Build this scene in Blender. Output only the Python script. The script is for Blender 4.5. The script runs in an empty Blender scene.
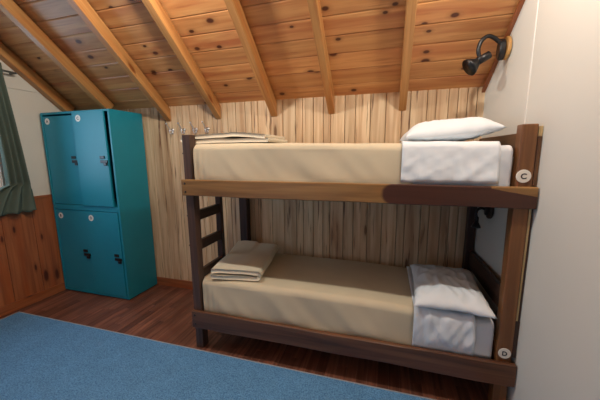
import bpy, math, random
from mathutils import Vector, Matrix, noise
random.seed(7)
S = bpy.context.scene
COL = S.collection
R = math.radians

# ------------------------------------------------------------------ camera
cam = bpy.data.objects.new('camera', bpy.data.cameras.new('camera'))
COL.objects.link(cam)
cam.location = (1.2992, -2.4608, 1.4241)
cam.data.sensor_width = 36.0
cam.data.lens = 290.5 * 36 / 600
cam.data.clip_start = 0.02
a, p, ro = R(16.5607), R(-9.2173), R(-0.4883)
fwd = Vector((-math.sin(a) * math.cos(p), math.cos(a) * math.cos(p), math.sin(p)))
rt = Vector((math.cos(a), math.sin(a), 0)); up = rt.cross(fwd)
r2 = rt * math.cos(ro) + up * math.sin(ro); u2 = -rt * math.sin(ro) + up * math.cos(ro)
M3 = Matrix((r2, u2, -fwd)).transposed()
cam.rotation_euler = M3.to_euler()
S.camera = cam

# ------------------------------------------------------------------ light
S.view_settings.view_transform = 'Standard'
S.view_settings.look = 'None'
S.view_settings.gamma = 1.0
S.view_settings.exposure = 0.16
W = bpy.data.worlds.new('world'); S.world = W; W.use_nodes = True
bg = W.node_tree.nodes['Background']
bg.inputs[0].default_value = (0.45, 0.68, 1.0, 1); bg.inputs[1].default_value = 1.2

def point(name, loc, e, col, rad):
    l = bpy.data.lights.new(name, 'POINT'); l.energy = e; l.color = col; l.shadow_soft_size = rad
    o = bpy.data.objects.new(name, l); o.location = loc; COL.objects.link(o); return o
WARM = (1.0, 0.96, 0.87)
point('ceiling_bulb', (0.06, -1.30, 2.62), 47, WARM, 0.035)
point('ceiling_bulb', (1.62, -1.30, 2.62), 37, WARM, 0.035)
def area(name, loc, rot, sx, sy, e, col):
    l = bpy.data.lights.new(name, 'AREA'); l.shape = 'RECTANGLE'; l.size = sx; l.size_y = sy; l.energy = e; l.color = col
    o = bpy.data.objects.new(name, l); o.location = loc; o.rotation_euler = rot; COL.objects.link(o); return o
area('window_daylight', (-0.6, -4.98, 1.35), (R(90), 0, 0), 1.7, 1.1, 6, (0.50, 0.76, 1.0))
area('window_daylight', (-2.25, -1.45, 1.6), (0, R(-90), 0), 0.9, 1.2, 15, (0.58, 0.80, 1.0))

# ------------------------------------------------------------------ dimensions
D = 0.826; SL = math.tan(R(39.59)); CS = math.cos(R(39.59)); SN = math.sin(R(39.59))
ZC = 1.864; ZR = 1.738; XL = -1.972; XR = 1.955; XF = 2.26; YRIDGE = -2.45; YF = -4.9
def ceil_z(y): return ZC + SL * (-y if y > YRIDGE else (y - 2 * YRIDGE))

# ------------------------------------------------------------------ materials
def new_mat(name):
    m = bpy.data.materials.new(name); m.use_nodes = True
    nt = m.node_tree; b = nt.nodes['Principled BSDF']; return m, nt, b
def N(nt, t, **kw):
    n = nt.nodes.new(t)
    for k, v in kw.items(): setattr(n, k, v)
    return n
def ramp(nt, stops, fac):
    r = N(nt, 'ShaderNodeValToRGB'); el = r.color_ramp.elements
    while len(el) < len(stops): el.new(0.5)
    for e, (pos, c) in zip(el, stops): e.position = pos; e.color = (c[0], c[1], c[2], 1)
    nt.links.new(fac, r.inputs[0]); return r
def srgb(r, g, b):
    f = lambda c: (c / 255 / 12.92) if c / 255 <= 0.04045 else ((c / 255 + 0.055) / 1.055) ** 2.4
    return (f(r), f(g), f(b))
def math_n(nt, op, a, b=None, c=None):
    n = N(nt, 'ShaderNodeMath', operation=op)
    for i, v in enumerate((a, b, c)):
        if v is None: continue
        if hasattr(v, 'links'): nt.links.new(v, n.inputs[i])
        else: n.inputs[i].default_value = v
    return n.outputs[0]
def mixc(nt, fac, a, b, mode='MIX'):
    n = N(nt, 'ShaderNodeMix', data_type='RGBA', blend_type=mode)
    for i, v in ((0, fac), (6, a), (7, b)):
        if hasattr(v, 'links'): nt.links.new(v, n.inputs[i])
        elif i == 0: n.inputs[0].default_value = v
        else: n.inputs[i].default_value = (v[0], v[1], v[2], 1)
    return n.outputs[2]
def wood(name, light, dark, streak=None, streak_amt=0.0, knots=0.0, knot_col=(0.08, 0.03, 0.012), knot_scale=(2.2, 7.0), rnd_amt=0.35, tint=None, rough=0.5, grain=(1.6, 34), bump=0.15, heart=None):
    m, nt, b = new_mat(name)
    at = N(nt, 'ShaderNodeAttribute', attribute_name='gc'); rn = N(nt, 'ShaderNodeAttribute', attribute_name='rnd')
    mp = N(nt, 'ShaderNodeVectorMath', operation='MULTIPLY'); mp.inputs[1].default_value = (grain[0], grain[1], grain[1])
    nt.links.new(at.outputs['Vector'], mp.inputs[0])
    n1 = N(nt, 'ShaderNodeTexNoise'); n1.inputs['Scale'].default_value = 1; n1.inputs['Detail'].default_value = 5; n1.inputs['Distortion'].default_value = 0.6
    nt.links.new(mp.outputs[0], n1.inputs['Vector'])
    r1 = ramp(nt, [(0.30, dark), (0.68, light)], n1.outputs[0])
    col = r1.outputs[0]
    # broad variation inside the board
    mp2 = N(nt, 'ShaderNodeVectorMath', operation='MULTIPLY'); mp2.inputs[1].default_value = (0.9, 9, 9)
    nt.links.new(at.outputs['Vector'], mp2.inputs[0])
    n2 = N(nt, 'ShaderNodeTexNoise'); n2.inputs['Scale'].default_value = 1; n2.inputs['Detail'].default_value = 3; n2.inputs['Distortion'].default_value = 0.8
    nt.links.new(mp2.outputs[0], n2.inputs['Vector'])
    sc = tint if tint else tuple(c * 0.55 for c in dark)
    f2 = ramp(nt, [(0.50, (0, 0, 0)), (0.72, (1, 1, 1))], n2.outputs[0])
    col = mixc(nt, math_n(nt, 'MULTIPLY', f2.outputs[0], 0.75), col, sc)
    if streak:
        mp3 = N(nt, 'ShaderNodeVectorMath', operation='MULTIPLY'); mp3.inputs[1].default_value = (2.6, 42, 42)
        nt.links.new(at.outputs['Vector'], mp3.inputs[0])
        n3 = N(nt, 'ShaderNodeTexNoise'); n3.inputs['Scale'].default_value = 1; n3.inputs['Detail'].default_value = 4; n3.inputs['Distortion'].default_value = 0.4
        nt.links.new(mp3.outputs[0], n3.inputs['Vector'])
        f3 = ramp(nt, [(0.60, (0, 0, 0)), (0.70, (1, 1, 1))], n3.outputs[0])
        col = mixc(nt, math_n(nt, 'MULTIPLY', f3.outputs[0], streak_amt), col, streak)
    if knots > 0:
        mk = N(nt, 'ShaderNodeVectorMath', operation='MULTIPLY'); mk.inputs[1].default_value = (knot_scale[0], knot_scale[1], 0)
        nt.links.new(at.outputs['Vector'], mk.inputs[0])
        v = N(nt, 'ShaderNodeTexVoronoi', voronoi_dimensions='2D'); v.inputs['Scale'].default_value = 1; v.inputs['Randomness'].default_value = 0.9
        nt.links.new(mk.outputs[0], v.inputs['Vector'])
        sep = N(nt, 'ShaderNodeSeparateColor'); nt.links.new(v.outputs['Color'], sep.inputs[0])
        on = math_n(nt, 'LESS_THAN', sep.outputs[0], knots)
        sz = math_n(nt, 'MULTIPLY_ADD', sep.outputs[1], 0.11, 0.09)
        dd = math_n(nt, 'DIVIDE', v.outputs['Distance'], sz)
        core = ramp(nt, [(0.55, (1, 1, 1)), (0.95, (0, 0, 0))], dd)
        halo = ramp(nt, [(0.2, (1, 1, 1)), (1.0, (0, 0, 0))], math_n(nt, 'MULTIPLY', dd, 0.5))
        col = mixc(nt, math_n(nt, 'MULTIPLY', math_n(nt, 'MULTIPLY', halo.outputs[0], on), 0.55), col, tuple(c * 0.5 for c in dark))
        col = mixc(nt, math_n(nt, 'MULTIPLY', math_n(nt, 'MULTIPLY', core.outputs[0], on), 0.9), col, knot_col)
    if heart:       # dark heartwood from a wavy line onwards along the board (uses gc.x of an unshifted board)
        hx, hcol = heart
        sx = N(nt, 'ShaderNodeSeparateXYZ'); nt.links.new(at.outputs['Vector'], sx.inputs[0])
        e = math_n(nt, 'POWER', math_n(nt, 'ABSOLUTE', math_n(nt, 'MULTIPLY', sx.outputs[1], 16)), 2.5)
        e = math_n(nt, 'MULTIPLY', e, 0.055)
        w = math_n(nt, 'SUBTRACT', math_n(nt, 'SUBTRACT', sx.outputs[0], hx), e)
        f = ramp(nt, [(0.0, (0, 0, 0)), (0.02, (1, 1, 1))], w)
        # a tan lens of sapwood along the upper edge near the right end
        t = math_n(nt, 'ADD', sx.outputs[1], math_n(nt, 'MULTIPLY', math_n(nt, 'SUBTRACT', n2.outputs[0], 0.5), 0.03))
        l = math_n(nt, 'MULTIPLY', math_n(nt, 'GREATER_THAN', sx.outputs[0], 1.80), math_n(nt, 'GREATER_THAN', math_n(nt, 'ADD', t, math_n(nt, 'MULTIPLY', math_n(nt, 'SUBTRACT', sx.outputs[0], 1.80), 0.18)), 0.045))
        f = math_n(nt, 'MULTIPLY', f.outputs[0], math_n(nt, 'SUBTRACT', 1.0, l))
        hc = mixc(nt, n1.outputs[0], tuple(c * 0.6 for c in hcol), tuple(c * 1.35 for c in hcol))
        col = mixc(nt, f, col, hc)
    # board to board tone
    val = math_n(nt, 'MULTIPLY_ADD', rn.outputs['Fac'], rnd_amt, 1 - rnd_amt * 0.5)
    hsv = N(nt, 'ShaderNodeHueSaturation'); nt.links.new(col, hsv.inputs['Color']); nt.links.new(val, hsv.inputs['Value'])
    nt.links.new(hsv.outputs[0], b.inputs['Base Color'])
    b.inputs['Roughness'].default_value = rough
    if bump:
        bn = N(nt, 'ShaderNodeBump'); bn.inputs['Strength'].default_value = bump; bn.inputs['Distance'].default_value = 0.004
        nt.links.new(n1.outputs[0], bn.inputs['Height']); nt.links.new(bn.outputs[0], b.inputs['Normal'])
    return m
def plain(name, col, rough=0.5, metal=0.0, var=0.08, scale=6, bump=0.0, bscale=60, bdist=0.002):
    m, nt, b = new_mat(name)
    tc = N(nt, 'ShaderNodeTexCoord'); n = N(nt, 'ShaderNodeTexNoise'); n.inputs['Scale'].default_value = scale; n.inputs['Detail'].default_value = 4
    nt.links.new(tc.outputs['Object'], n.inputs['Vector'])
    r = ramp(nt, [(0.3, tuple(c * (1 - var) for c in col)), (0.7, tuple(min(1, c * (1 + var)) for c in col))], n.outputs[0])
    nt.links.new(r.outputs[0], b.inputs['Base Color'])
    b.inputs['Roughness'].default_value = rough; b.inputs['Metallic'].default_value = metal
    if bump:
        n2 = N(nt, 'ShaderNodeTexNoise'); n2.inputs['Scale'].default_value = bscale; n2.inputs['Detail'].default_value = 3
        nt.links.new(tc.outputs['Object'], n2.inputs['Vector'])
        bn = N(nt, 'ShaderNodeBump'); bn.inputs['Strength'].default_value = bump; bn.inputs['Distance'].default_value = bdist
        nt.links.new(n2.outputs[0], bn.inputs['Height']); nt.links.new(bn.outputs[0], b.inputs['Normal'])
    return m

M = {}
M['ceiling'] = wood('pine_ceiling', srgb(212, 156, 98), srgb(184, 122, 72), streak=srgb(140, 72, 40), streak_amt=0.35, knots=0.30, knot_col=srgb(70, 26, 12), knot_scale=(5.0, 8.5), rnd_amt=0.26, tint=srgb(166, 92, 56), rough=0.42, grain=(1.3, 26), bump=0.08)
M['rafter'] = wood('pine_rafter', srgb(196, 144, 86), srgb(164, 110, 62), knots=0.3, knot_col=srgb(120, 60, 24), knot_scale=(3.0, 9.0), rnd_amt=0.12, rough=0.4, tint=srgb(176, 104, 50), bump=0.06)
M['back'] = wood('washed_pine_wall', srgb(224, 196, 158), srgb(188, 150, 110), streak=srgb(100, 62, 38), streak_amt=0.8, knots=0.10, knot_col=srgb(110, 74, 42), knot_scale=(2.0, 9.0), rnd_amt=0.22, tint=srgb(160, 118, 82), rough=0.6, grain=(1.2, 24), bump=0.15)
M['wains'] = wood('orange_pine', srgb(164, 98, 58), srgb(128, 70, 40), knots=0.25, knot_col=srgb(70, 26, 12), knot_scale=(2.5, 8.0), rnd_amt=0.20, rough=0.4, tint=srgb(150, 74, 34), bump=0.05)
M['floor'] = wood('laminate_floor', srgb(138, 90, 70), srgb(86, 50, 38), rnd_amt=0.6, tint=srgb(92, 52, 38), rough=0.42, grain=(2.0, 40), bump=0.02)
M['bedwood'] = wood('dark_bed_wood', srgb(112, 78, 46), srgb(72, 46, 28), rnd_amt=0.25, tint=srgb(80, 46, 30), rough=0.45, grain=(1.8, 40))
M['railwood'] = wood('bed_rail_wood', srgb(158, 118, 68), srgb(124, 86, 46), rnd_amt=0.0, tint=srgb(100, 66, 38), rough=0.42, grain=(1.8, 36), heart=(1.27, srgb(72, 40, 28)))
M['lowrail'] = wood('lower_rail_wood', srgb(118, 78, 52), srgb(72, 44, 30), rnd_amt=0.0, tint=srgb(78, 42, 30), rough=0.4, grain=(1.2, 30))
M['darkwood'] = wood('dark_stained_wood', srgb(70, 44, 32), srgb(40, 25, 18), rnd_amt=0.2, rough=0.45, grain=(1.8, 36))
M['postwood'] = wood('post_wood', srgb(134, 88, 50), srgb(98, 62, 34), rnd_amt=0.1, tint=srgb(92, 52, 30), rough=0.4, grain=(1.8, 36))
M['greypost'] = wood('weathered_post_wood', srgb(92, 66, 54), srgb(60, 41, 32), rnd_amt=0.1, tint=srgb(64, 40, 28), rough=0.5, grain=(1.8, 36))
M['pale'] = wood('pale_pine', srgb(206, 180, 132), srgb(176, 146, 98), rnd_amt=0.1, rough=0.5)
M['lampwood'] = wood('turned_lamp_wood', srgb(206, 160, 96), srgb(170, 118, 60), rnd_amt=0.0, rough=0.4)
M['plaster'] = plain('cream_wall', srgb(214, 213, 205), 0.7, var=0.025, scale=1.2, bump=0.05, bscale=30)
M['panel'] = plain('offwhite_panel', srgb(214, 206, 192), 0.6, var=0.04, scale=2.5, bump=0.04, bscale=24)
M['teal'] = plain('teal_enamel', srgb(22, 134, 154), 0.42, var=0.05, scale=3)
M['dark'] = plain('locker_inside', srgb(10, 40, 46), 0.7)
M['black'] = plain('black_metal', srgb(22, 22, 24), 0.35, var=0.1)
M['chrome'] = plain('chrome', srgb(235, 235, 238), 0.3, metal=1.0, var=0.02)
M['brass'] = plain('brass', srgb(190, 150, 90), 0.35, metal=0.9, var=0.05)
M['disc'] = plain('sign_disc', srgb(232, 226, 214), 0.4, var=0.01)
M['ink'] = plain('black_ink', srgb(40, 40, 42), 0.6, var=0.02)
M['screw'] = plain('screw', srgb(30, 22, 18), 0.5)
M['beige'] = plain('beige_cotton', srgb(204, 190, 162), 0.9, var=0.04, scale=5, bump=0.25, bscale=500, bdist=0.0006)
M['blanket'] = plain('cream_blanket', srgb(216, 204, 180), 0.95, var=0.05, scale=8, bump=0.5, bscale=260, bdist=0.002)
M['white'] = plain('white_cotton', srgb(222, 228, 233), 0.85, var=0.02, scale=5, bump=0.15, bscale=400, bdist=0.0006)
M['curtain'] = plain('green_curtain', srgb(82, 94, 82), 0.9, var=0.08, scale=5, bump=0.3, bscale=300, bdist=0.001)
M['frame'] = plain('white_window_frame', srgb(220, 218, 212), 0.5)
M['steelrod'] = plain('grey_rod', srgb(120, 118, 112), 0.4, metal=0.5)
M['edge'] = plain('rug_binding', srgb(150, 156, 164), 0.95, var=0.1, scale=60)
def rug_mat():
    m, nt, b = new_mat('blue_rug')
    tc = N(nt, 'ShaderNodeTexCoord')
    n = N(nt, 'ShaderNodeTexNoise'); n.inputs['Scale'].default_value = 120; n.inputs['Detail'].default_value = 3
    n2 = N(nt, 'ShaderNodeTexNoise'); n2.inputs['Scale'].default_value = 9; n2.inputs['Detail'].default_value = 3
    nt.links.new(tc.outputs['Object'], n.inputs['Vector']); nt.links.new(tc.outputs['Object'], n2.inputs['Vector'])
    r = ramp(nt, [(0.3, srgb(62, 112, 160)), (0.7, srgb(110, 166, 212))], n.outputs[0])
    r2 = ramp(nt, [(0.3, (0.88, 0.88, 0.88)), (0.7, (1, 1, 1))], n2.outputs[0])
    nt.links.new(mixc(nt, 1.0, r.outputs[0], r2.outputs[0], 'MULTIPLY'), b.inputs['Base Color'])
    b.inputs['Roughness'].default_value = 1.0
    bn = N(nt, 'ShaderNodeBump'); bn.inputs['Strength'].default_value = 0.6; bn.inputs['Distance'].default_value = 0.004
    nt.links.new(n.outputs[0], bn.inputs['Height']); nt.links.new(bn.outputs[0], b.inputs['Normal'])
    return m
M['rug'] = rug_mat()
def glass_mat():
    m, nt, b = new_mat('window_glass')
    out = nt.nodes['Material Output']; t = N(nt, 'ShaderNodeBsdfTransparent'); g = N(nt, 'ShaderNodeBsdfGlossy'); g.inputs['Roughness'].default_value = 0.02
    mx = N(nt, 'ShaderNodeMixShader'); mx.inputs[0].default_value = 0.06
    nt.links.new(t.outputs[0], mx.inputs[1]); nt.links.new(g.outputs[0], mx.inputs[2]); nt.links.new(mx.outputs[0], out.inputs[0])
    return m
M['glass'] = glass_mat()

# ------------------------------------------------------------------ mesh helpers
class MB:
    def __init__(s): s.v = []; s.f = []; s.g = []; s.r = []; s.smooth = False
    def add(s, verts, faces, gc=None, rnd=None):
        o = len(s.v); s.v += [Vector(v) for v in verts]
        s.f += [tuple(i + o for i in f) for f in faces]
        s.g += gc if gc else [Vector(v) for v in verts]
        if rnd is None: rnd = 0.5
        s.r += [rnd] * len(verts); return s
    def build(s, name, mat, parent=None, origin=None, bevel=0.0, seg=2, smooth=None, mods=None):
        me = bpy.data.meshes.new(name)
        if parent is not None:
            o0 = Vector(parent['o0']) if 'o0' in parent.keys() else Vector((0, 0, 0))
        else: o0 = Vector(origin) if origin is not None else Vector((0, 0, 0))
        me.from_pydata([v - o0 for v in s.v], [], s.f); me.update()
        ag = me.attributes.new('gc', 'FLOAT_VECTOR', 'POINT'); ag.data.foreach_set('vector', [c for g in s.g for c in g])
        ar = me.attributes.new('rnd', 'FLOAT', 'POINT'); ar.data.foreach_set('value', s.r)
        sm = s.smooth if smooth is None else smooth
        if sm: me.polygons.foreach_set('use_smooth', [True] * len(me.polygons))
        me.materials.append(mat)
        ob = bpy.data.objects.new(name, me); COL.objects.link(ob)
        if parent is not None:
            ob.parent = parent; ORIG[ob.name] = o0
            ob['o0'] = list(o0)
        else:
            ob.location = o0; ob['o0'] = list(o0)
        if bevel:
            b = ob.modifiers.new('bevel', 'BEVEL'); b.width = bevel; b.segments = seg; b.limit_method = 'ANGLE'; b.angle_limit = R(40)
        return ob
ORIG = {}
BOXF = [(0, 1, 3, 2), (4, 6, 7, 5), (0, 4, 5, 1), (2, 3, 7, 6), (0, 2, 6, 4), (1, 5, 7, 3)]
def box(mb, x0, x1, y0, y1, z0, z1, axis='x', rnd=None, shift=True, div=0, wob=0.0):
    """board; gc = (along, across, depth), grain along the given axis"""
    c = ((x0 + x1) / 2, (y0 + y1) / 2, (z0 + z1) / 2)
    off = Vector((random.uniform(0, 40), random.uniform(0, 40), random.uniform(0, 9))) if shift else Vector((0, 0, 0))
    ai = 'xyz'.index(axis)
    oth = [i for i in range(3) if i != ai]
    ext = (x1 - x0, y1 - y0, z1 - z0)
    if ext[oth[0]] < ext[oth[1]]: oth.reverse()
    lo = [x0, y0, z0]; hi = [x1, y1, z1]
    n = max(1, div)
    V = []; F = []; G = []
    for i in range(n + 1):
        t = i / n
        for a_ in (0, 1):
            for b_ in (0, 1):
                p_ = [0, 0, 0]; p_[ai] = lo[ai] + (hi[ai] - lo[ai]) * t
                p_[oth[0]] = hi[oth[0]] if a_ else lo[oth[0]]; p_[oth[1]] = hi[oth[1]] if b_ else lo[oth[1]]
                if wob:
                    q = noise.noise(Vector((p_[ai] * 3.1 + off.x, a_ * 5.3, b_ * 3.7 + off.y))) * wob
                    p_[oth[0]] += q; p_[oth[1]] += noise.noise(Vector((p_[ai] * 2.3 + off.y, a_ * 3.3, b_ * 9.7))) * wob * 0.5
                V.append(Vector(p_))
                g0 = (p_[ai] - (0 if not shift else c[ai]), p_[oth[0]] - c[oth[0]], p_[oth[1]] - c[oth[1]])
                G.append(Vector(g0) + off)
    for i in range(n):
        o = i * 4
        F += [(o, o + 4, o + 6, o + 2), (o + 1, o + 3, o + 7, o + 5), (o, o + 1, o + 5, o + 4), (o + 2, o + 6, o + 7, o + 3)]
    F += [(0, 2, 3, 1), (n * 4, n * 4 + 1, n * 4 + 3, n * 4 + 2)]
    # consistent outward normals
    cen = sum(V, Vector()) / len(V)
    F2 = []
    for f in F:
        p0, p1, p2 = V[f[0]], V[f[1]], V[f[2]]
        fc = sum((V[i] for i in f), Vector()) / len(f)
        ax_c = cen.copy(); ax_c[ai] = fc[ai] if f in F[:-2] else cen[ai]
        if (p1 - p0).cross(p2 - p0).dot(fc - ax_c) < 0: f = tuple(reversed(f))
        F2.append(f)
    mb.add(V, F2, G, random.random() if rnd is None else rnd)
    return mb
def xform(mb, start, mat):
    for i in range(start, len(mb.v)): mb.v[i] = mat @ mb.v[i]
def prism_x(mb, poly, x0, x1):
    """poly of (y, z) extruded between x0 and x1"""
    n = len(poly); V = [(x0, y, z) for y, z in poly] + [(x1, y, z) for y, z in poly]
    ar = sum(poly[i][0] * poly[(i + 1) % n][1] - poly[(i + 1) % n][0] * poly[i][1] for i in range(n))
    F = [tuple(range(n - 1, -1, -1)), tuple(range(n, 2 * n))] + [(i, (i + 1) % n, (i + 1) % n + n, i + n) for i in range(n)]
    if ar < 0: F = [tuple(reversed(f)) for f in F]
    return mb.add(V, F)
def frame_of(d):
    d = d.normalized(); u = d.orthogonal().normalized(); return u, d.cross(u)
def tube(mb, pts, rad, seg=12, cap=True):
    pts = [Vector(p_) for p_ in pts]; n = len(pts)
    rad = rad if isinstance(rad, (list, tuple)) else [rad] * n
    V = []; u = None
    for i in range(n):
        d = (pts[min(i + 1, n - 1)] - pts[max(i - 1, 0)]).normalized()
        if u is None: u, w = frame_of(d)
        else:
            u = (u - d * u.dot(d)).normalized(); w = d.cross(u)
        for k in range(seg):
            t = 2 * math.pi * k / seg; V.append(pts[i] + (u * math.cos(t) + w * math.sin(t)) * rad[i])
    F = [(i * seg + k, i * seg + (k + 1) % seg, (i + 1) * seg + (k + 1) % seg, (i + 1) * seg + k) for i in range(n - 1) for k in range(seg)]
    if cap: F += [tuple(range(seg - 1, -1, -1)), tuple(range((n - 1) * seg, n * seg))]
    return mb.add(V, F)
def cyl(mb, p0, p1, r, seg=24, edge=0.0):
    p0 = Vector(p0); p1 = Vector(p1); d = (p1 - p0); L = d.length; d.normalize()
    if edge:
        return tube(mb, [p0, p0 + d * 1e-5, p0 + d * edge, p1 - d * edge, p1 - d * 1e-5, p1], [r - edge, r - edge, r, r, r - edge, r - edge], seg)
    return tube(mb, [p0, p1], r, seg)
def smooth_path(pts, n=8):
    """Catmull-Rom through the points"""
    pts = [Vector(p_) for p_ in pts]; out = []
    P = [pts[0] * 2 - pts[1]] + pts + [pts[-1] * 2 - pts[-2]]
    for i in range(1, len(P) - 2):
        for k in range(n):
            t = k / n; a_, b_, c_, d_ = P[i - 1:i + 3]
            out.append(0.5 * ((2 * b_) + (c_ - a_) * t + (2 * a_ - 5 * b_ + 4 * c_ - d_) * t * t + (3 * b_ - a_ - 3 * c_ + d_) * t ** 3))
    out.append(pts[-1]); return out
def thing(name, label, cat, loc, group=None):
    o = bpy.data.objects.new(name, None); COL.objects.link(o); o.location = loc
    o['o0'] = list(loc); o.empty_display_size = 0.1
    o['label'] = label; o['category'] = cat
    if group: o['group'] = group
    return o
def tag(o, label, cat, group=None):
    o['label'] = label; o['category'] = cat
    if group: o['group'] = group
    return o
def struct(o): o['kind'] = 'structure'; return o
def text_part(ch, size, mat, parent, mtx, name='letter', depth=0.0008):
    cu = bpy.data.curves.new('t', 'FONT'); cu.body = ch; cu.size = size; cu.extrude = depth; cu.align_x = 'CENTER'; cu.align_y = 'CENTER'; cu.offset = size * 0.025
    to = bpy.data.objects.new('t', cu); COL.objects.link(to)
    dg = bpy.context.evaluated_depsgraph_get(); dg.update()
    me = bpy.data.meshes.new_from_object(to.evaluated_get(dg))
    xs = [v.co.x for v in me.vertices]; ys = [v.co.y for v in me.vertices]
    cx, cy = (min(xs) + max(xs)) / 2, (min(ys) + max(ys)) / 2
    mb = MB(); mb.add([mtx @ Vector((v.co.x - cx, v.co.y - cy, v.co.z)) for v in me.vertices], [tuple(q.vertices) for q in me.polygons])
    bpy.data.objects.remove(to); bpy.data.curves.remove(cu); bpy.data.meshes.remove(me)
    return mb.build(name, mat, parent)
FACE_Y = Matrix(((1, 0, 0), (0, 0, -1), (0, 1, 0))).to_4x4()      # text facing -y, upright

# ------------------------------------------------------------------ setting
# floor: laminate strips running away from the camera
mb = MB(); x = XL - 0.1
while x < XF + 0.1:
    y = -4.95 - random.random()
    while y < 0.02:
        L = random.uniform(0.35, 0.75); y1 = min(y + L, 0.04)
        if y1 > y: box(mb, x, x + 0.0655, max(y, -5.0), y1 - 0.0006, -0.02, 0.0, 'y')
        y += L
    x += 0.066
box(mb, XL - 0.1, XF + 0.1, -5.0, 0.05, -0.06, -0.012, 'y', rnd=-1.0)
struct(mb.build('floor', M['floor'], bevel=0.0008, seg=1))
# back wall boards
mb = MB(); x = XL - 0.02
while x < XF:
    w = random.choice((0.062, 0.085, 0.095, 0.118))
    box(mb, x + 0.002, x + w - 0.002, 0.0, 0.022, 0.0, ZC + 0.02, 'z'); x += w
box(mb, XL - 0.05, XF + 0.05, 0.020, 0.10, -0.02, ZC + 0.03, 'z', rnd=-1.2)
struct(mb.build('wall_back', M['back'], bevel=0.003, seg=1))
# left gable wall with a window opening
WY0, WY1, WZ0, WZ1 = -0.74, -1.75, 1.10, 2.02
mb = MB(); xo, xi = XL - 0.10, XL
prism_x(mb, [(0.05, 0), (WY0, 0), (WY0, ceil_z(WY0) + .03), (0.05, ZC)], xo, xi)
prism_x(mb, [(WY0, 0), (WY1, 0), (WY1, WZ0), (WY0, WZ0)], xo, xi)
prism_x(mb, [(WY0, WZ1), (WY1, WZ1), (WY1, ceil_z(WY1) + .03), (WY0, ceil_z(WY0) + .03)], xo, xi)
prism_x(mb, [(WY1, 0), (YF - .1, 0), (YF - .1, ceil_z(YF) + .03), (YRIDGE, ceil_z(YRIDGE) + .03), (WY1, ceil_z(WY1) + .03)], xo, xi)
struct(mb.build('wall_left', M['panel']))
# right wall, running slightly out of square
SKEW = 0.0597
def wall_x(y): return XR - SKEW * y
mb = MB()
yy_ = [0.05, YRIDGE, YF - .1]
V = []
for y in yy_:
    for z in (0, (ZC if y > 0 else ceil_z(y) + .03)):
        V += [(wall_x(y), y, z), (wall_x(y) + 0.12, y, z)]
F = []
for k in range(2):
    o_ = k * 4
    F += [(o_, o_ + 2, o_ + 6, o_ + 4), (o_ + 1, o_ + 5, o_ + 7, o_ + 3), (o_ + 2, o_ + 3, o_ + 7, o_ + 6), (o_, o_ + 4, o_ + 5, o_ + 1)]
F += [(0, 1, 3, 2), (8, 10, 11, 9)]
mb.add(V, F)
struct(mb.build('wall_right', M['plaster']))
# pale joint strip down the right wall
mb = MB(); yj = -0.605
mb.add([(wall_x(y) - d, y, z) for z in (0.0, ceil_z(yj) - 0.01) for y, d in ((yj + 0.006, 0.0), (yj + 0.005, 0.003), (yj - 0.005, 0.003), (yj - 0.006, 0.0))],
       [(0, 4, 5, 1), (1, 5, 6, 2), (2, 6, 7, 3), (0, 3, 7, 4), (0, 1, 2, 3), (4, 7, 6, 5)])
struct(mb.build('trim_5', M['frame']))
# wall behind the camera with its window opening
mb = MB()
for (x0, x1, z0, z1) in ((XL - .1, -1.5, 0, 1.95), (0.3, XF + .12, 0, 1.95), (-1.5, 0.3, 0, 0.8), (-1.5, 0.3, 1.9, 1.95)):
    box(mb, x0, x1, YF - 0.08, YF, z0, z1)
struct(mb.build('wall_front', M['wains']))
# pine ceiling, two slopes
mb = MB()
def slope_boards(mb, y_start, sgn, count):
    s = 0.0
    for k in range(count):
        x = XL - 0.1
        while x < XF + 0.12:
            L = 4.3
            st = len(mb.v)
            box(mb, x, min(x + L, XF + 0.12), 0.0022, 0.1278, 0.0, 0.02, 'x')
            # local: y = along slope, z = outward thickness
            A = Matrix(((1, 0, 0, 0), (0, -CS * sgn, 0, 0), (0, SN, 1, 0), (0, 0, 0, 1)))
            T = Matrix.Translation((0, y_start - sgn * CS * s, ZC + SN * s))
            xform(mb, st, T @ A)
            x += L
        s += 0.13
    st = len(mb.v); box(mb, XL - 0.1, XF + 0.12, 0.0, 0.13 * count, 0.012, 0.05, 'x', rnd=-1.4)
    xform(mb, st, Matrix.Translation((0, y_start, ZC)) @ A)
nb = int((-YRIDGE / CS) / 0.13) + 1
slope_boards(mb, 0.02, 1, nb)
for f_i in range(len(mb.f)): mb.f[f_i] = mb.f[f_i][::-1]
slope_boards(mb, 2 * YRIDGE - 0.02, -1, nb)
struct(mb.build('ceiling', M['ceiling'], bevel=0.004, seg=1))
# wainscot of wide pine boards on the left wall, with its cap
mb = MB(); y = 0.0
while y > YF:
    w = random.choice((0.135, 0.19, 0.24)); box(mb, XL, XL + 0.014, max(y - w, YF) + 0.0012, y - 0.0012, 0.0, 1.005, 'z'); y -= w
struct(mb.build('trim_1', M['wains'], bevel=0.002, seg=1))
mb = MB(); box(mb, XL, XL + 0.022, YF, 0, 1.005, 1.03, 'y', rnd=0.3); struct(mb.build('trim_2', M['wains'], bevel=0.003))
mb = MB(); box(mb, XL + 0.014, XL + 0.028, YF, 0, 0.0, 0.085, 'y', rnd=0.5); struct(mb.build('baseboard_left', M['wains'], bevel=0.003))
mb = MB(); box(mb, XL + 0.028, XR, -0.014, 0, 0.0, 0.088, 'x', rnd=0.7); struct(mb.build('baseboard_back', M['wains'], bevel=0.003))
# pine moulding where the ceiling meets the right wall
mb = MB(); st = len(mb.v); box(mb, XR - 0.022, XR, 0, 0.90, -0.022, 0.0, 'y', rnd=0.3)
A = Matrix(((1, SKEW * CS, 0, 0), (0, -CS, 0, 0), (0, SN, 1, ZC - 0.003), (0, 0, 0, 1))); xform(mb, st, A)
mb.f = [f[::-1] for f in mb.f]
struct(mb.build('trim_3', M['wains']))
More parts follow.
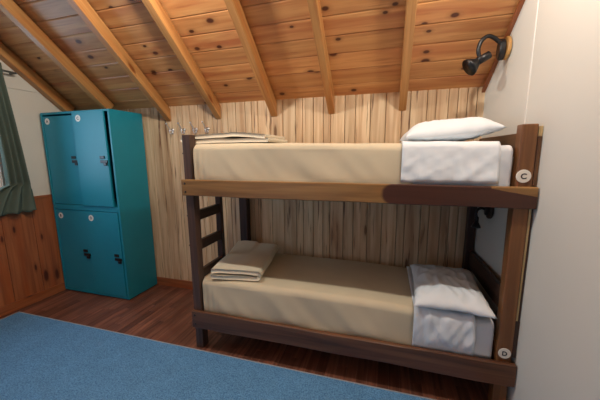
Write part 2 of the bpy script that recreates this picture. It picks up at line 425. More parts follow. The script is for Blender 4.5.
# light strip high on the left wall
mb = MB(); prism_x(mb, [(-0.30, 2.02), (-0.72, 2.02), (-0.72, ceil_z(-0.72)-.0), (-0.30, ceil_z(-0.30))], XL, XL + 0.008)
struct(mb.build('trim_4', M['panel']))
# window in the left wall
wf = MB(); fw = 0.05
for (y0, y1, z0, z1) in ((WY1, WY0, WZ0, WZ0 + fw), (WY1, WY0, WZ1 - fw, WZ1), (WY0 - fw, WY0, WZ0 + fw, WZ1 - fw), (WY1, WY1 + fw, WZ0 + fw, WZ1 - fw), (-1.27, -1.22, WZ0 + fw, WZ1 - fw)):
    box(wf, XL - 0.07, XL - 0.02, y0, y1, z0, z1)
w1 = struct(wf.build('window_1', M['frame'], origin=(XL - 0.05, -1.25, WZ0)))
for y0, y1 in ((WY1 + fw, -1.27), (-1.22, WY0 - fw)):
    pm = MB(); box(pm, XL - 0.047, XL - 0.043, y0, y1, WZ0 + fw, WZ1 - fw); pm.build('window_pane', M['glass'], w1)

# ------------------------------------------------------------------ rafters
rlab = ['pine rafter running along the top of the left wall above the curtain', 'pine rafter entering from the top left corner, ending above the teal lockers',
        'pine rafter ending just right of the teal lockers', 'pine rafter ending above the row of chrome hooks',
        'pine rafter ending above the folded blanket on the upper bunk', 'pine rafter ending above the middle of the upper bunk',
        'pine rafter ending left of the upper pillow, nearest the reading lamp']
for (x0, x1), lb in zip(((-1.965, -1.89), (-1.42, -1.36), (-0.80, -0.742), (-0.243, -0.187), (0.31, 0.366), (0.82, 0.874), (1.373, 1.427)), rlab):
    mb = MB(); L = (-YRIDGE) / CS - 0.02
    d = (ZC - ZR) * CS
    s0 = 0.085 if x0 < -1.2 else 0.0
    st = len(mb.v); box(mb, x0, x1, s0, L, -d, -0.002, 'y', div=1)
    # rafter runs up the slope; its foot is cut plumb against the wall
    for i in range(st, len(mb.v)):
        v = mb.v[i]; yy = v.y; zz = v.z
        wy = -CS * yy + SN * zz; wz = SN * yy + CS * zz
        if yy < 1e-6:
            wy = -0.001; wz = (zz / CS)
        mb.v[i] = Vector((v.x, wy, ZC + wz))
    mb.f = [f[::-1] for f in mb.f]
    tag(mb.build('rafter', M['rafter'], origin=((x0 + x1) / 2, 0, ZR), bevel=0.004), lb, 'rafter', 'pine rafters under the ceiling')

# ------------------------------------------------------------------ cloth bodies
def u_profile(y0, y1, z0, z1, r, n=10, open_=True, step=0.02):
    """front bottom -> top -> back bottom, rounded top corners; y0 front"""
    pts = []
    k = max(2, int((z1 - r - z0) / step))
    for i in range(k): pts.append((y0, z0 + (z1 - r - z0) * i / k))
    for i in range(n): t = math.pi / 2 * i / n; pts.append((y0 + r - r * math.cos(t), z1 - r + r * math.sin(t)))
    k2 = max(2, int((y1 - y0 - 2 * r) / step))
    for i in range(k2): pts.append((y0 + r + (y1 - y0 - 2 * r) * i / k2, z1))
    for i in range(n): t = math.pi / 2 * i / n; pts.append((y1 - r + r * math.sin(t), z1 - r + r * math.cos(t)))
    for i in range(k + 1): pts.append((y1, z1 - r - (z1 - r - z0) * i / k))
    return pts
def cover(name, mat, x0, x1, y0, y1, z0, z1, r, wr, end0=True, end1=False, thick=0.004, parent=None, origin=None, hem=None, closed_bottom=False):
    """fabric draped over a box; wr(x, y, z) -> outward displacement"""
    nx = max(8, int((x1 - x0) / 0.012)); base = u_profile(y0, y1, z0, z1, r)
    ym = (y0 + y1) / 2; xs = []
    stations = []
    if end0:
        re = r * 0.55
        for i in range(8): t = math.pi / 2 * i / 8; stations.append((x0 + re - re * math.cos(t), re - re * math.sin(t)))
    re = r * 0.55; xa = x0 + re if end0 else x0; xb = x1 - re if end1 else x1
    for i in range(nx + 1): stations.append((xa + (xb - xa) * i / nx, 0.0))
    if end1:
        for i in range(1, 9): t = math.pi / 2 * i / 8; stations.append((x1 - re + re * math.sin(t), re - re * math.cos(t)))
    V = []; n = len(base)
    for (sx, ins) in stations:
        for j, (y, z) in enumerate(base):
            zz = z0 + (z - z0) * (z1 - ins - z0) / (z1 - z0)
            yy = ym + (y - ym) * ((y1 - y0) / 2 - ins) / ((y1 - y0) / 2)
            nn = Vector((0, (-1 if y < ym else 1) if z < z1 - r * 0.5 else 0, 1 if z > z1 - r else 0)).normalized()
            dsp = wr(sx, y, z)
            q = Vector((sx, yy, zz)) + nn * dsp
            if hem and z < z0 + 0.05: q.z += hem(sx)
            V.append(q)
    F = [(i * n + j, (i + 1) * n + j, (i + 1) * n + j + 1, i * n + j + 1) for i in range(len(stations) - 1) for j in range(n - 1)]
    def cap(row, rev):
        nonlocal V, F
        ring = [row * n + j for j in range(n)]; prev = ring
        cx = V[ring[0]].x; cy = ym; cz = z0
        K = 8
        for k in range(1, K):
            t = k / K; cur = []
            for j in ring:
                v = V[j]; w_ = Vector((v.x, v.y + (cy - v.y) * t, v.z + (cz - v.z) * t))
                w_.x += (1 if rev else -1) * wr(v.x + 3, w_.y * 2.2, w_.z) * math.sin(math.pi * min(1, t * 3) / 2)
                cur.append(len(V)); V.append(w_)
            for j in range(n - 1):
                f = (prev[j], prev[j + 1], cur[j + 1], cur[j]); F.append(f if not rev else f[::-1])
            prev = cur
        c = len(V); V.append(Vector((cx, cy, cz)))
        for j in range(n - 1):
            f = (prev[j], prev[j + 1], c); F.append(f if not rev else f[::-1])
    if end0: cap(0, False)
    if end1: cap(len(stations) - 1, True)
    if closed_bottom:
        F.append(tuple([i * n for i in range(len(stations))][::-1] + [i * n + n - 1 for i in range(len(stations))]))
    mb = MB(); mb.add(V, F); mb.smooth = True
    ob = mb.build(name, mat, parent, origin)
    if thick:
        m_ = ob.modifiers.new('solidify', 'SOLIDIFY'); m_.thickness = thick; m_.offset = -1
    return ob
def nz(x, y, z): return noise.noise(Vector((x, y, z)))

# ------------------------------------------------------------------ bunk bed
ZU0, ZU1, ZL0, ZL1, ZP = 1.1455, 1.253, 0.176, 0.304, 1.549
PX0, PX1, QX0, QX1 = -0.012, 0.049, 1.913, 1.981
bed = thing('bunk_bed', 'dark brown wooden two-level bunk bed with ladder at its left end', 'bunk bed', (1.0, -0.43, 0))
FY = -D + 0.03   # front face of the posts
def post(x0, x1, y0, y1, z1, mat):
    mb = MB(); box(mb, x0, x1, y0, y1, 0, z1, 'z', div=10, wob=0.004); return mb.build('post', mat, bed, bevel=0.005)
post(PX0, PX1, FY, FY + 0.065, ZP, M['greypost'])
# front right post leans a hair and has a rounded rough top
post(QX0, QX1, FY, FY + 0.065, ZP + 0.002, M['postwood'])
post(0.004, 0.082, -0.085, -0.018, 1.50, M['darkwood'])
post(1.898, 1.950, -0.085, -0.018, 1.50, M['darkwood'])
def rail(z0, z1, y0, y1, mat, x0=-0.02, x1=1.998, shift=False, w=0.004):
    mb = MB(); box(mb, x0, x1, y0, y1, z0, z1, 'x', shift=shift, rnd=0.5, div=24, wob=w); return mb.build('side_rail', mat, bed, bevel=0.005)
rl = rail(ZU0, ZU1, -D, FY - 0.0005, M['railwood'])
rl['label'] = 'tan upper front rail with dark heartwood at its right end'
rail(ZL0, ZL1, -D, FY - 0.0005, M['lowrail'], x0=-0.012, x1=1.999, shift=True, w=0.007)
rail(1.15, 1.25, -0.018, -0.004 - 0.0, M['darkwood'], 0.02, 1.93, True, 0.0)
rail(0.21, 0.31, -0.018, -0.015, M['darkwood'], 0.02, 1.93, True, 0.0)
def endrail(x0, x1, z0, z1, mat, y0=FY + 0.065, y1=-0.085):
    mb = MB(); box(mb, x0, x1, y0, y1, z0, z1, 'y', div=10, wob=0.004); return mb.build('end_rail', mat, bed, bevel=0.004)
endrail(0.01, 0.04, 1.15, 1.25, M['darkwood']); endrail(0.01, 0.04, 0.21, 0.315, M['darkwood'])
endrail(1.922, 1.950, 1.15, 1.25, M['darkwood']); endrail(1.922, 1.950, 0.21, 0.315, M['darkwood'])
endrail(1.922, 1.950, 1.395, 1.512, M['bedwood']); endrail(1.922, 1.950, 0.56, 0.685, M['darkwood'])
# bed bases under the mattresses
for z in (0.265, 1.195):
    mb = MB(); box(mb, 0.052, 1.91, FY + 0.001, -0.02, z, z + 0.016, 'x'); mb.build('bed_base', M['darkwood'], bed)
# ladder at the left end
mb = MB(); box(mb, 0.004, 0.052, -0.475, -0.435, 0.0, 1.149, 'z', div=8, wob=0.003); mb.build('ladder_upright', M['darkwood'], bed, bevel=0.004)
for z, h in ((0.995, 0.036), (0.778, 0.036), (0.562, 0.034)):
    mb = MB(); box(mb, 0.012, 0.045, FY + 0.064, -0.474, z - h, z + h, 'y', div=4, wob=0.003); mb.build('ladder_rung', M['darkwood'], bed, bevel=0.006)
# spacers between bed and wall
def spacer(x0, x1, z0, z1, mat, y0=FY + 0.004, lab=None):
    mb = MB(); box(mb, x0, x1, y0, y0 + 0.03, z0, z1, 'z', div=6, wob=0.002); o = mb.build('spacer', mat, bed, bevel=0.002)
    if lab: o['label'] = lab
spacer(1.9825, 1.992, 0.54, 1.142, M['pale'], lab='pale pine spacer strip beside the right post'); spacer(1.992, 1.9995, 0.52, 1.142, M['darkwood'])
spacer(1.9825, 2.0, 1.256, 1.492, M['bedwood']); spacer(1.9825, 2.0, 1.493, 1.54, M['pale'])
spacer(1.9825, 2.0, 0.33, 0.538, M['darkwood'], y0=FY + 0.002)
# bolts
for (x, z) in ((0.010, 1.228), (0.012, 1.172), (0.014, 0.275), (0.016, 0.208)):
    mb = MB(); cyl(mb, (x, -D - 0.003, z), (x, -D + 0.003, z), 0.0075, 12, 0.002); mb.smooth = True; mb.build('bolt', M['screw'], bed)
for z in (1.43, 0.995, 0.778):
    mb = MB(); tube(mb, [(PX0 + 0.004, FY + 0.035, z), (PX0 - 0.012, FY + 0.035, z), (PX0 - 0.018, FY + 0.035, z - 0.004), (PX0 - 0.026, FY + 0.035, z - 0.002)], [0.011, 0.011, 0.007, 0.006], 10); mb.smooth = True; mb.build('bolt', M['screw'], bed)
# lettered discs
def disc_sign(ch, x, y, z, r, parent):
    mb = MB(); cyl(mb, (x, y, z), (x, y - 0.004, z), r, 36, 0.0012)
    s = mb.build('bed_sign', M['disc'], parent, smooth=False); s['label'] = 'round white disc lettered ' + ch
    text_part(ch, r * 1.15, M['ink'], s, Matrix.Translation((x, y - 0.0045, z)) @ FACE_Y)
disc_sign('C', 1.938, FY - 0.004, 1.303, 0.032, bed)
disc_sign('D', 1.944, FY - 0.004, 0.352, 0.030, bed)

# ------------------------------------------------------------------ mattresses and bedding
def fold_front(cx, sx, cz, amp):
    return lambda x, z: amp * math.exp(-((x - cx) / sx) ** 2) * math.exp(-((z - cz) / 0.07) ** 2)
MX0, MX1, MY0, MY1 = 0.056, 1.902, FY + 0.028, -0.10
def wr_spread(seed, z0, z1):
    def f(x, y, z):
        d = 0.004 * nz(x * 2.2 + seed, y * 3, z * 5) + 0.0022 * nz(x * 9 + seed, y * 6, z * 4)
        if y < -0.70 and z < z1 - 0.02:
            hang = (z1 - z) / (z1 - z0)
            d += hang * (0.022 * nz(x * 4.5 + z * 5 + seed, 1.7, z * 2) + 0.012 * nz(x * 11 + z * 9, seed, z * 2))
            d += 0.022 * math.exp(-((x - MX0) / 0.08) ** 2) * math.sin(x * 150 + z * 8) * hang * 0.6
            d += 0.012 * hang ** 2
        if y < -0.70: d *= min(1, max(0.1, (z - z0 - 0.01) / 0.04))
        if y < -0.70: d *= 1 - 0.9 * min(1, max(0, (x - 1.22) / 0.15))
        return d
    return f
def wr_sheet(seed, z0, z1, amp=1.0):
    def f(x, y, z):
        d = 0.004 * nz(x * 3 + seed, y * 3, z * 4) + 0.003 * nz(x * 11 + seed, y * 7, z * 6)
        if y < -0.70 and z < z1 - 0.02:
            hang = (z1 - z) / (z1 - z0)
            r1 = 1 - abs(nz(x * 7 + z * 9 + seed, seed, z * 3)) * 2.2
            r2_ = 1 - abs(nz(x * 10 - z * 12 + seed, seed + 4, z * 2)) * 2.2
            d += amp * hang * (0.007 * max(0, r1) ** 2 + 0.007 * max(0, r2_) ** 2 + 0.005 * nz(x * 30 + z * 6, seed, z * 2)) + 0.004 * hang
            d *= min(1, max(0.1, (z - z0) / 0.04))
        else:
            d += 0.003 * max(0, 1 - abs(nz(x * 9, y * 5 + seed, 0)) * 2.5) ** 2
        return d
    return f
def make_bedding(tagname, zb, z1, zrail, sx0, sx1, seed, labels):
    zlow = zrail - 0.03
    m_ = cover('mattress', M['white'], MX0, MX1, MY0, MY1, zb, z1 - 0.012, 0.035, lambda x, y, z: 0.0012 * nz(x * 6, y * 6, z * 9 + seed) + (0.003 * max(0, 1 - abs(nz(x * 16 + z * 8, seed, z * 6)) * 2.2) ** 2 if y < -0.7 and x > 1.77 else 0), True, True, thick=0, origin=(1.0, -0.45, zb), closed_bottom=True)
    tag(m_, labels[0], 'mattress')
    s_ = cover('bedspread', M['beige'], MX0 - 0.009, sx0 + 0.06, MY0 - 0.010, MY1 + 0.006, zlow, z1 - 0.001, 0.045, wr_spread(seed, zlow, z1), True, False, thick=0.003, origin=(0.7, -0.45, zlow))
    tag(s_, labels[1], 'bedspread')
    return s_
UZ = 1.490; LZ = 0.538
make_bedding('u', 1.2135, UZ, ZU1, 1.378, 1.81, 3.1, ('white-sheeted mattress on the upper bunk', 'beige bedspread over the upper bunk mattress'))
make_bedding('l', 0.2835, LZ, ZL1, 1.49, 1.80, 8.4, ('white-sheeted mattress on the lower bunk', 'beige bedspread over the lower bunk mattress'))
us = cover('turned_down_sheet', M['white'], 1.376, 1.835, MY0 - 0.020, MY1 + 0.012, 1.262, UZ + 0.008, 0.04, wr_sheet(2.0, 1.24, UZ, 1.8), False, False, thick=0.003, origin=(1.6, -0.45, 1.26))
tag(us, 'white sheet turned down over the upper bunk beside its pillow', 'sheet')
ls = cover('turned_down_sheet', M['white'], 1.482, 1.80, MY0 - 0.020, MY1 + 0.012, 0.292, LZ + 0.008, 0.04, lambda x, y, z, f=wr_sheet(5.5, 0.30, LZ, 2.4): f(x * 1.6, y, z * 0.6 + 0.12), False, False, thick=0.003, origin=(1.6, -0.45, 0.33))
tag(ls, 'rumpled white sheet turned down over the lower bunk', 'sheet')
# the lower mattress sags towards its pillow end
def sag(objs, x0, zb, amount):
    for o in objs:
        for v in o.data.vertices:
            w = o.location + v.co; k = min(1, max(0, (w.x - x0) / (1.85 - x0))); k = k * k * (3 - 2 * k)
            v.co.z -= amount * k * min(1, max(0, (w.z - zb) / 0.2))
sag((bpy.data.objects['mattress.001'], bpy.data.objects['bedspread.001'], ls), 1.0, 0.33, 0.030)
sag((bpy.data.objects['mattress'], bpy.data.objects['bedspread'], us), 0.5, 1.26, 0.024)
def pillow(label, mtx, a_, b_, h, seed, sag=0.0, parent=None):
    n = 40; V = []; F = []; idx = {}
    for side in (1, -1):
        for i in range(n + 1):
            for j in range(n + 1):
                u = -1 + 2 * i / n; v = -1 + 2 * j / n
                if side == -1 and (i in (0, n) or j in (0, n)): idx[(side, i, j)] = idx[(1, i, j)]; continue
                px = a_ * u * (1 - 0.07 * (1 - v * v)) ; py = b_ * v * (1 - 0.07 * (1 - u * u))
                prof = max(0.0, (1 - u ** 4)) ** 0.55 * max(0.0, (1 - v ** 4)) ** 0.55
                t = h * (prof * (0.75 + 0.25 * (1 - u * u) * (1 - v * v)))
                if side == -1: t = -t * 0.55
                t += prof * (0.010 * nz(u * 2.2 + seed, v * 2.2, side) + 0.008 * max(0, 1 - abs(nz(u * 3.5 + seed, v * 3, side * 2)) * 2.4) * (1 + abs(u)))
                t += 0.010 * nz(u * 1.6, v * 1.6, seed) + sag * u * u
                edge = max(abs(u), abs(v)) ** 8
                px += 0.006 * edge * nz(v * 6, seed, 0); py += 0.006 * edge * nz(u * 6, seed, 2)
                idx[(side, i, j)] = len(V); V.append(mtx @ Vector((px, py, t)))
    for side in (1, -1):
        for i in range(n):
            for j in range(n):
                f = (idx[(side, i, j)], idx[(side, i + 1, j)], idx[(side, i + 1, j + 1)], idx[(side, i, j + 1)])
                F.append(f if side == 1 else f[::-1])
    mb = MB(); mb.add(V, F); mb.smooth = True
    return tag(mb.build('pillow', M['white'], origin=mtx.translation), label, 'pillow', 'white bed pillows')
T = Matrix.Translation
pillow('plump white pillow on the upper bunk', T((1.638, -0.46, UZ + 0.034)) @ Matrix.Rotation(R(-5), 4, 'Y') @ Matrix.Rotation(R(3), 4, 'Z'), 0.255, 0.20, 0.086, 1.0)
pillow('white pillow on the lower bunk', T((1.69, -0.525, LZ + 0.030)) @ Matrix.Rotation(R(1.5), 4, 'X') @ Matrix.Rotation(R(-2), 4, 'Z'), 0.205, 0.30, 0.075, 7.0)

def folded(label, path, th, y0, y1, mtx, seed, lift, taper=None):
    """ribbon (x,z) path with thickness, swept in y"""
    P = smooth_path([Vector((x, 0, z)) for x, z in path], 8); n = len(P); prof = []
    for s in (1, -1):
        rng = range(n) if s == 1 else range(n - 1, -1, -1)
        for i in rng:
            d = (P[min(i + 1, n - 1)] - P[max(i - 1, 0)]).normalized(); nn = Vector((-d.z, 0, d.x))
            prof.append(P[i] + nn * th / 2 * s)
    m = len(prof); K = 40; V = []
    for k in range(K + 1):
        t = k / K; y = y0 + (y1 - y0) * t; e = min(1, min(k, K - k) / 2.0)
        cz = sum(q.z for q in prof) / m
        for q in prof:
            z = q.z + 0.004 * nz(q.x * 7 + seed, y * 7, seed) * (1 if q.z > 0.02 else 0.2)
            x = q.x + 0.006 * nz(y * 5, q.z * 20, seed)
            v = Vector((x, y + (0.010 * nz(q.x * 5, q.z * 40, seed + t)), z)); v.z += lift(v.x, v.y) * (0.35 + q.z * 10)
            V.append(mtx @ v)
    F = [(k * m + j, k * m + (j + 1) % m, (k + 1) * m + (j + 1) % m, (k + 1) * m + j) for k in range(K) for j in range(m)]
    h = m // 2
    for k, rev in ((0, False), (K, True)):
        for j in range(h - 1):
            f = (k * m + j, k * m + m - 1 - j, k * m + m - 2 - j, k * m + j + 1); F.append(f if rev else f[::-1])
    mb = MB(); mb.add(V, F); mb.smooth = True
    return tag(mb.build('folded_blanket', M['blanket'], origin=mtx.translation), label, 'blanket', 'folded cream blankets')
# lower: three layers, rounded fold to the right
folded('folded cream blanket at the foot of the lower bunk', [(-0.175, 0.016), (0.0, 0.016), (0.15, 0.016), (0.172, 0.030), (0.172, 0.044), (0.15, 0.056), (0.0, 0.060), (-0.10, 0.062), (-0.172, 0.056)], 0.029,
       -0.29, 0.29, T((0.262, -0.46, LZ + 0.006)) @ Matrix.Rotation(R(9), 4, 'Z'), 3.3, lambda x, y: 0.11 * max(0, (y - 0.05)) * (1.0 if x < 0 else 0.5) + 0.012 * max(0, -x) )
folded('folded cream blanket at the foot of the upper bunk', [(0.42, 0.014), (0.25, 0.016), (0.0, 0.014), (-0.19, 0.014), (-0.232, 0.028), (-0.19, 0.044), (-0.05, 0.044), (0.08, 0.046), (0.17, 0.056), (0.26, 0.050), (0.40, 0.036)], 0.026,
       -0.18, 0.16, T((0.17, -0.55, UZ + 0.002)) @ Matrix.Rotation(R(-2), 4, 'Z'), 5.1, lambda x, y: 0.006 * math.exp(-((x - 0.05) / 0.08) ** 2))

# ------------------------------------------------------------------ lockers
LX0, LX1, LY0, LY1, LH = -1.940, -1.078, -0.385, -0.016, 1.825
lk = thing('locker_cabinet', 'tall teal metal locker cabinet with four numbered doors in the corner', 'locker', ((LX0 + LX1) / 2, (LY0 + LY1) / 2, 0))
lk['label'] = 'tall teal locker cabinet with four lettered doors in the back left corner'
t_ = 0.02
mb = MB()
box(mb, LX0, LX0 + t_, LY0, LY1, 0.012, LH); box(mb, LX1 - t_, LX1, LY0, LY1, 0.012, LH)
box(mb, LX0 + t_, LX1 - t_, LY0, LY1, LH - t_, LH); box(mb, LX0 + t_, LX1 - t_, LY0, LY1, 0.012, 0.012 + t_)
box(mb, LX0 + t_, LX1 - t_, LY1 - 0.01, LY1, 0.03, LH - t_)
XM = (LX0 + LX1) / 2 + 0.0
box(mb, XM - 0.01, XM + 0.01, LY0 + 0.012, LY1 - 0.01, 0.03, LH - t_)
box(mb, LX0 + t_, LX1 - t_, LY0, LY1 - 0.01, 0.885, 0.935)
mb.build('cabinet_body', M['teal'], lk, bevel=0.002)
mb = MB(); box(mb, LX0 + 0.012, LX1 - 0.012, LY0 + 0.015, LY1 - 0.01, 0.0, 0.0125); mb.build('plinth', M['dark'], lk)
def door(x0, x1, z0, z1, ch, y, hinge_open=0.0, lz=0.0, stick=(0, 0)):
    w = x1 - x0
    mb = MB(); box(mb, x0, x1, y, y + 0.016, z0, z1)
    d_ = mb.build('door', M['teal'], lk, bevel=0.002); d_['label'] = 'teal door with sticker ' + ch
    made = [d_]
    sx, sz = x0 + stick[0], z1 - stick[1]
    mb = MB(); cyl(mb, (sx, y, sz), (sx, y - 0.002, sz), 0.030, 32); s = mb.build('door_sticker', M['disc'], d_, smooth=False); made.append(s)
    made.append(text_part(ch, 0.036, M['ink'], s, Matrix.Translation((sx, y - 0.0025, sz)) @ FACE_Y, depth=0.0004))
    # hasp and padlock at the right edge
    hx = x1 - 0.05
    mb = MB(); box(mb, hx - 0.036, hx + 0.048, y - 0.008, y, lz - 0.013, lz + 0.013); box(mb, hx - 0.040, hx + 0.014, y - 0.007, y, lz + 0.026, lz + 0.052)
    h_ = mb.build('hasp', M['black'], d_, bevel=0.002); made.append(h_)
    mb = MB(); tube(mb, [(hx + 0.03, y - 0.008, lz - 0.012)] + [(hx + 0.03 + 0.010 * math.cos(t) - 0.0, y - 0.010 - 0.012 * math.sin(t), lz - 0.012 + 0.0) for t in [math.pi * k / 6 for k in range(7)]], 0.003, 8)
    pk = mb.build('padlock', M['black'], d_, smooth=True); made.append(pk)
    mb = MB(); box(mb, hx + 0.012, hx + 0.046, y - 0.020, y - 0.007, lz - 0.036, lz - 0.010); made.append(mb.build('padlock_body', M['black'], d_, bevel=0.003))
    return d_
g_ = 0.004
door(LX0 + t_ + g_, XM - g_, 0.940, LH - t_ - 0.016, 'A', LY0 + 0.006, lz=1.36, stick=(0.055, 0.045))
door(XM + 0.004, LX1 - t_ - 0.030, 0.940, LH - t_ + 0.004, 'C', LY0 - 0.018, lz=1.36, stick=(0.075, 0.055))
door(LX0 + t_ + g_, XM - g_, 0.036, 0.880, 'B', LY0 + 0.004, lz=0.43, stick=(0.062, 0.062))
door(XM + g_, LX1 - t_ - 0.008, 0.036, 0.880, 'D', LY0 - 0.004, lz=0.42, stick=(0.065, 0.065))

# ------------------------------------------------------------------ coat hooks
hl = ['leftmost chrome coat hook, touching the shadow of a rafter end', 'second chrome coat hook from the left, just above the bed post',
      'third chrome coat hook from the left', 'chrome coat hook furthest right, above the folded blanket']
hl[0] = 'leftmost of the four chrome coat hooks on the back wall'
proto = None
for i, x in enumerate((-0.735, -0.600, -0.465, -0.335)):
    z = 1.655
    if proto is None:
        hk = thing('coat_hook', hl[0], 'hook', (x, 0, z), 'chrome coat hooks on the back wall')
        mb = MB(); cyl(mb, (x, 0, z), (x, -0.006, z), 0.019, 20, 0.002); cyl(mb, (x, -0.005, z - 0.025), (x, -0.009, z - 0.025), 0.012, 16, 0.002); mb.build('back_plate', M['chrome'], hk, smooth=True)
        mb = MB(); pp = smooth_path([(x, -0.004, z), (x, -0.03, z - 0.004), (x, -0.055, z + 0.02), (x - 0.004, -0.075, z + 0.055)], 5); tube(mb, pp, 0.0045, 10)
        cyl(mb, (x - 0.005, -0.073, z + 0.052), (x - 0.005, -0.081, z + 0.062), 0.009, 12, 0.003); mb.build('upper_prong', M['chrome'], hk, smooth=True)
        mb = MB(); pp = smooth_path([(x, -0.006, z - 0.012), (x, -0.022, z - 0.035), (x, -0.040, z - 0.032), (x, -0.044, z - 0.012)], 5); tube(mb, pp, 0.0045, 10)
        cyl(mb, (x, -0.044, z - 0.014), (x, -0.045, z - 0.002), 0.008, 12, 0.003); mb.build('lower_prong', M['chrome'], hk, smooth=True)
        proto = hk
    else:
        r = proto.copy(); COL.objects.link(r); r.location = (x, 0, z); r['label'] = hl[i]
        for ch in proto.children:
            c = ch.copy(); COL.objects.link(c); c.parent = r

# ------------------------------------------------------------------ reading lamps
def reading_lamp(label, y, z, arm, sock, mouth, rd=0.072, disc_mat='lampwood', k=1.0):
    xw = wall_x(y) - 0.002
    L = thing('reading_lamp', label, 'lamp', (xw, y, z), 'wall reading lamps over the bunks')
    mb = MB(); cyl(mb, (xw, y, z), (xw - 0.018, y, z), rd, 40, 0.004); b = mb.build('wall_plate', M[disc_mat], L, smooth=False)
    b['label'] = 'round wooden plate'
    mb = MB(); cyl(mb, (xw - 0.018, y, z - 0.004), (xw - 0.018 - 0.034 * k, y, z - 0.004), 0.038 * k, 28, 0.006 * k); mb.v = [Vector((v.x, v.y, (v.z - z) * 1.6 + z)) for v in mb.v]
    mb.build('mount', M['black'], L, smooth=False)
    mb = MB(); tube(mb, smooth_path(arm, 8), 0.0115 * (0.4 + 0.6 * k), 14); mb.build('arm', M['black'], L, smooth=True)
    s0, s1 = Vector(sock[0]), Vector(sock[1]); d = (s1 - s0).normalized()
    mb = MB(); tube(mb, [s0, s0 + d * 0.004, s0 + d * 0.008, s1], [0.010 * k, 0.019 * k, 0.023 * k, 0.023 * k], 20); mb.build('socket', M['black'], L, smooth=True)
    m0 = s1; m1 = Vector(mouth); d2 = (m1 - m0).normalized(); Ln = (m1 - m0).length
    mb = MB()
    outer = [(0, 0.021), (0.2, 0.028), (0.5, 0.040), (0.8, 0.050), (1.0, 0.053)]
    pts = [m0 + d2 * Ln * t for t, r_ in outer] + [m0 + d2 * Ln * t for t, r_ in reversed(outer)]
    rr = [r_ * k for t, r_ in outer] + [r_ * k - 0.002 for t, r_ in reversed(outer)]
    tube(mb, pts, rr, 28, cap=False); mb.build('shade', M['black'], L, smooth=True)
    mb = MB(); tube(mb, [m0, m0 + d2 * Ln * 0.3, m0 + d2 * Ln * 0.7, m0 + d2 * Ln * 0.85], [0.014 * k, 0.022 * k, 0.026 * k, 0.012 * k], 18); mb.build('bulb', M['frame'], L, smooth=True)
    return L
reading_lamp('black bent-arm reading lamp on round wood plate above the upper pillow', -0.315, 2.035,
    [(1.930, -0.335, 2.055), (1.882, -0.35, 2.090), (1.845, -0.36, 2.098), (1.812, -0.37, 2.070), (1.800, -0.372, 2.02), (1.812, -0.372, 1.975)],
    ((1.868, -0.365, 1.996), (1.800, -0.375, 1.957)), (1.752, -0.388, 1.922), rd=0.065)
reading_lamp('small black reading lamp in the dark corner under the upper bunk', -0.30, 1.045,
    [(1.945, -0.30, 1.04), (1.915, -0.31, 1.052), (1.890, -0.318, 1.045), (1.880, -0.322, 1.02), (1.884, -0.325, 0.992)],
    ((1.885, -0.325, 1.000), (1.885, -0.327, 0.962)), (1.884, -0.329, 0.925), rd=0.062, disc_mat='darkwood', k=0.55)

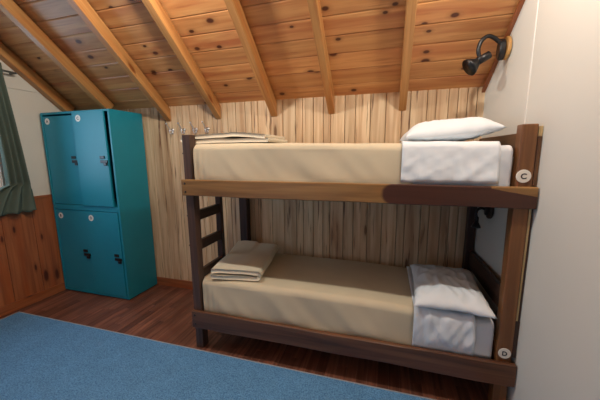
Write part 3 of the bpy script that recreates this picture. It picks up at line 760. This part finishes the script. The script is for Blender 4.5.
# ------------------------------------------------------------------ curtain on its rod
mb = MB(); cyl(mb, (XL + 0.075, -2.0, 2.145), (XL + 0.075, -0.55, 2.145), 0.009, 16, 0.002)
rod = thing('curtain_rod', 'grey curtain rod above the left window', 'curtain rod', (XL + 0.075, -1.25, 2.145))
mb.build('rod', M['steelrod'], rod, smooth=True)
for y in (-0.56, -1.98):
    mb = MB(); box(mb, XL + 0.001, XL + 0.075, y - 0.008, y + 0.008, 2.137, 2.153); mb.build('bracket', M['steelrod'], rod, bevel=0.002)
def curtain(label, ya, yb, folds, seed, flare=0.0):
    nu, nv = 110, 60; V = []
    for j in range(nv + 1):
        t = j / nv; z = 2.20 - t * (2.20 - 0.905)
        for i in range(nu + 1):
            u = i / nu
            y = ya - 0.085 * (1 - t) ** 1.3 + (yb - ya) * u * (0.75 + 0.25 * t)
            w = flare * max(0, (t - 0.80) / 0.2) ** 0.6 if t > 0.80 else 0
            y -= w * u
            y += 0.02 * (1 - t) * (0.5 - u) * -1 + 0.006 * nz(u * 3, t * 3, seed)
            amp = 0.010 + 0.016 * t; ph = u * folds * 2 * math.pi
            x = XL + 0.075 + amp * math.sin(ph + 0.7 * nz(u * 2, t * 2, seed)) + 0.01 * nz(u * 5, t * 2, seed + 3)
            if abs(t - 0.045) < 0.02: x = XL + 0.075 + (0.012 if math.sin(ph) > 0 else -0.012)
            if t < 0.03: y += 0.01 * math.sin(ph * 2)
            if t > 0.84: x += 0.007 * math.sin(ph * 2.3 + 1) * (t - 0.84) / 0.16 + 0.006
            V.append((x, y, z + (0.006 * math.sin(ph * 1.5) if t > 0.99 or t < 0.01 else 0)))
    F = [(j * (nu + 1) + i, j * (nu + 1) + i + 1, (j + 1) * (nu + 1) + i + 1, (j + 1) * (nu + 1) + i) for j in range(nv) for i in range(nu)]
    mb = MB(); mb.add(V, F); mb.smooth = True
    o = mb.build('curtain', M['curtain'], origin=(XL + 0.07, ya, 0.9)); s = o.modifiers.new('solidify', 'SOLIDIFY'); s.thickness = 0.003
    return tag(o, label, 'curtain')
curtain('dark green gathered curtain beside the left window', -0.565, -0.757, 3.5, 1.0, flare=0.26)

# ------------------------------------------------------------------ rug
mb = MB(); RX0, RX1, RY1, RY0 = -1.885, 1.93, -0.828, -3.3
box(mb, RX0 + 0.008, RX1 - 0.008, RY0 + 0.008, RY1 - 0.008, 0.0005, 0.010)
rg = mb.build('rug', M['rug'], origin=(0, -2.0, 0), bevel=0.004); tag(rg, 'large blue rug on the wooden floor in front of the bunk bed', 'rug')
mb = MB(); 
for (x0, x1, y0, y1) in ((RX0, RX1, RY1 - 0.009, RY1), (RX0, RX1, RY0, RY0 + 0.009), (RX0, RX0 + 0.009, RY0 + 0.009, RY1 - 0.009), (RX1 - 0.009, RX1, RY0 + 0.009, RY1 - 0.009)):
    box(mb, x0, x1, y0, y1, 0.0005, 0.0105)
mb.build('binding', M['edge'], rg, bevel=0.002)['label'] = 'pale bound edge'

for o in bpy.data.objects:
    if 'o0' in o.keys(): del o['o0']
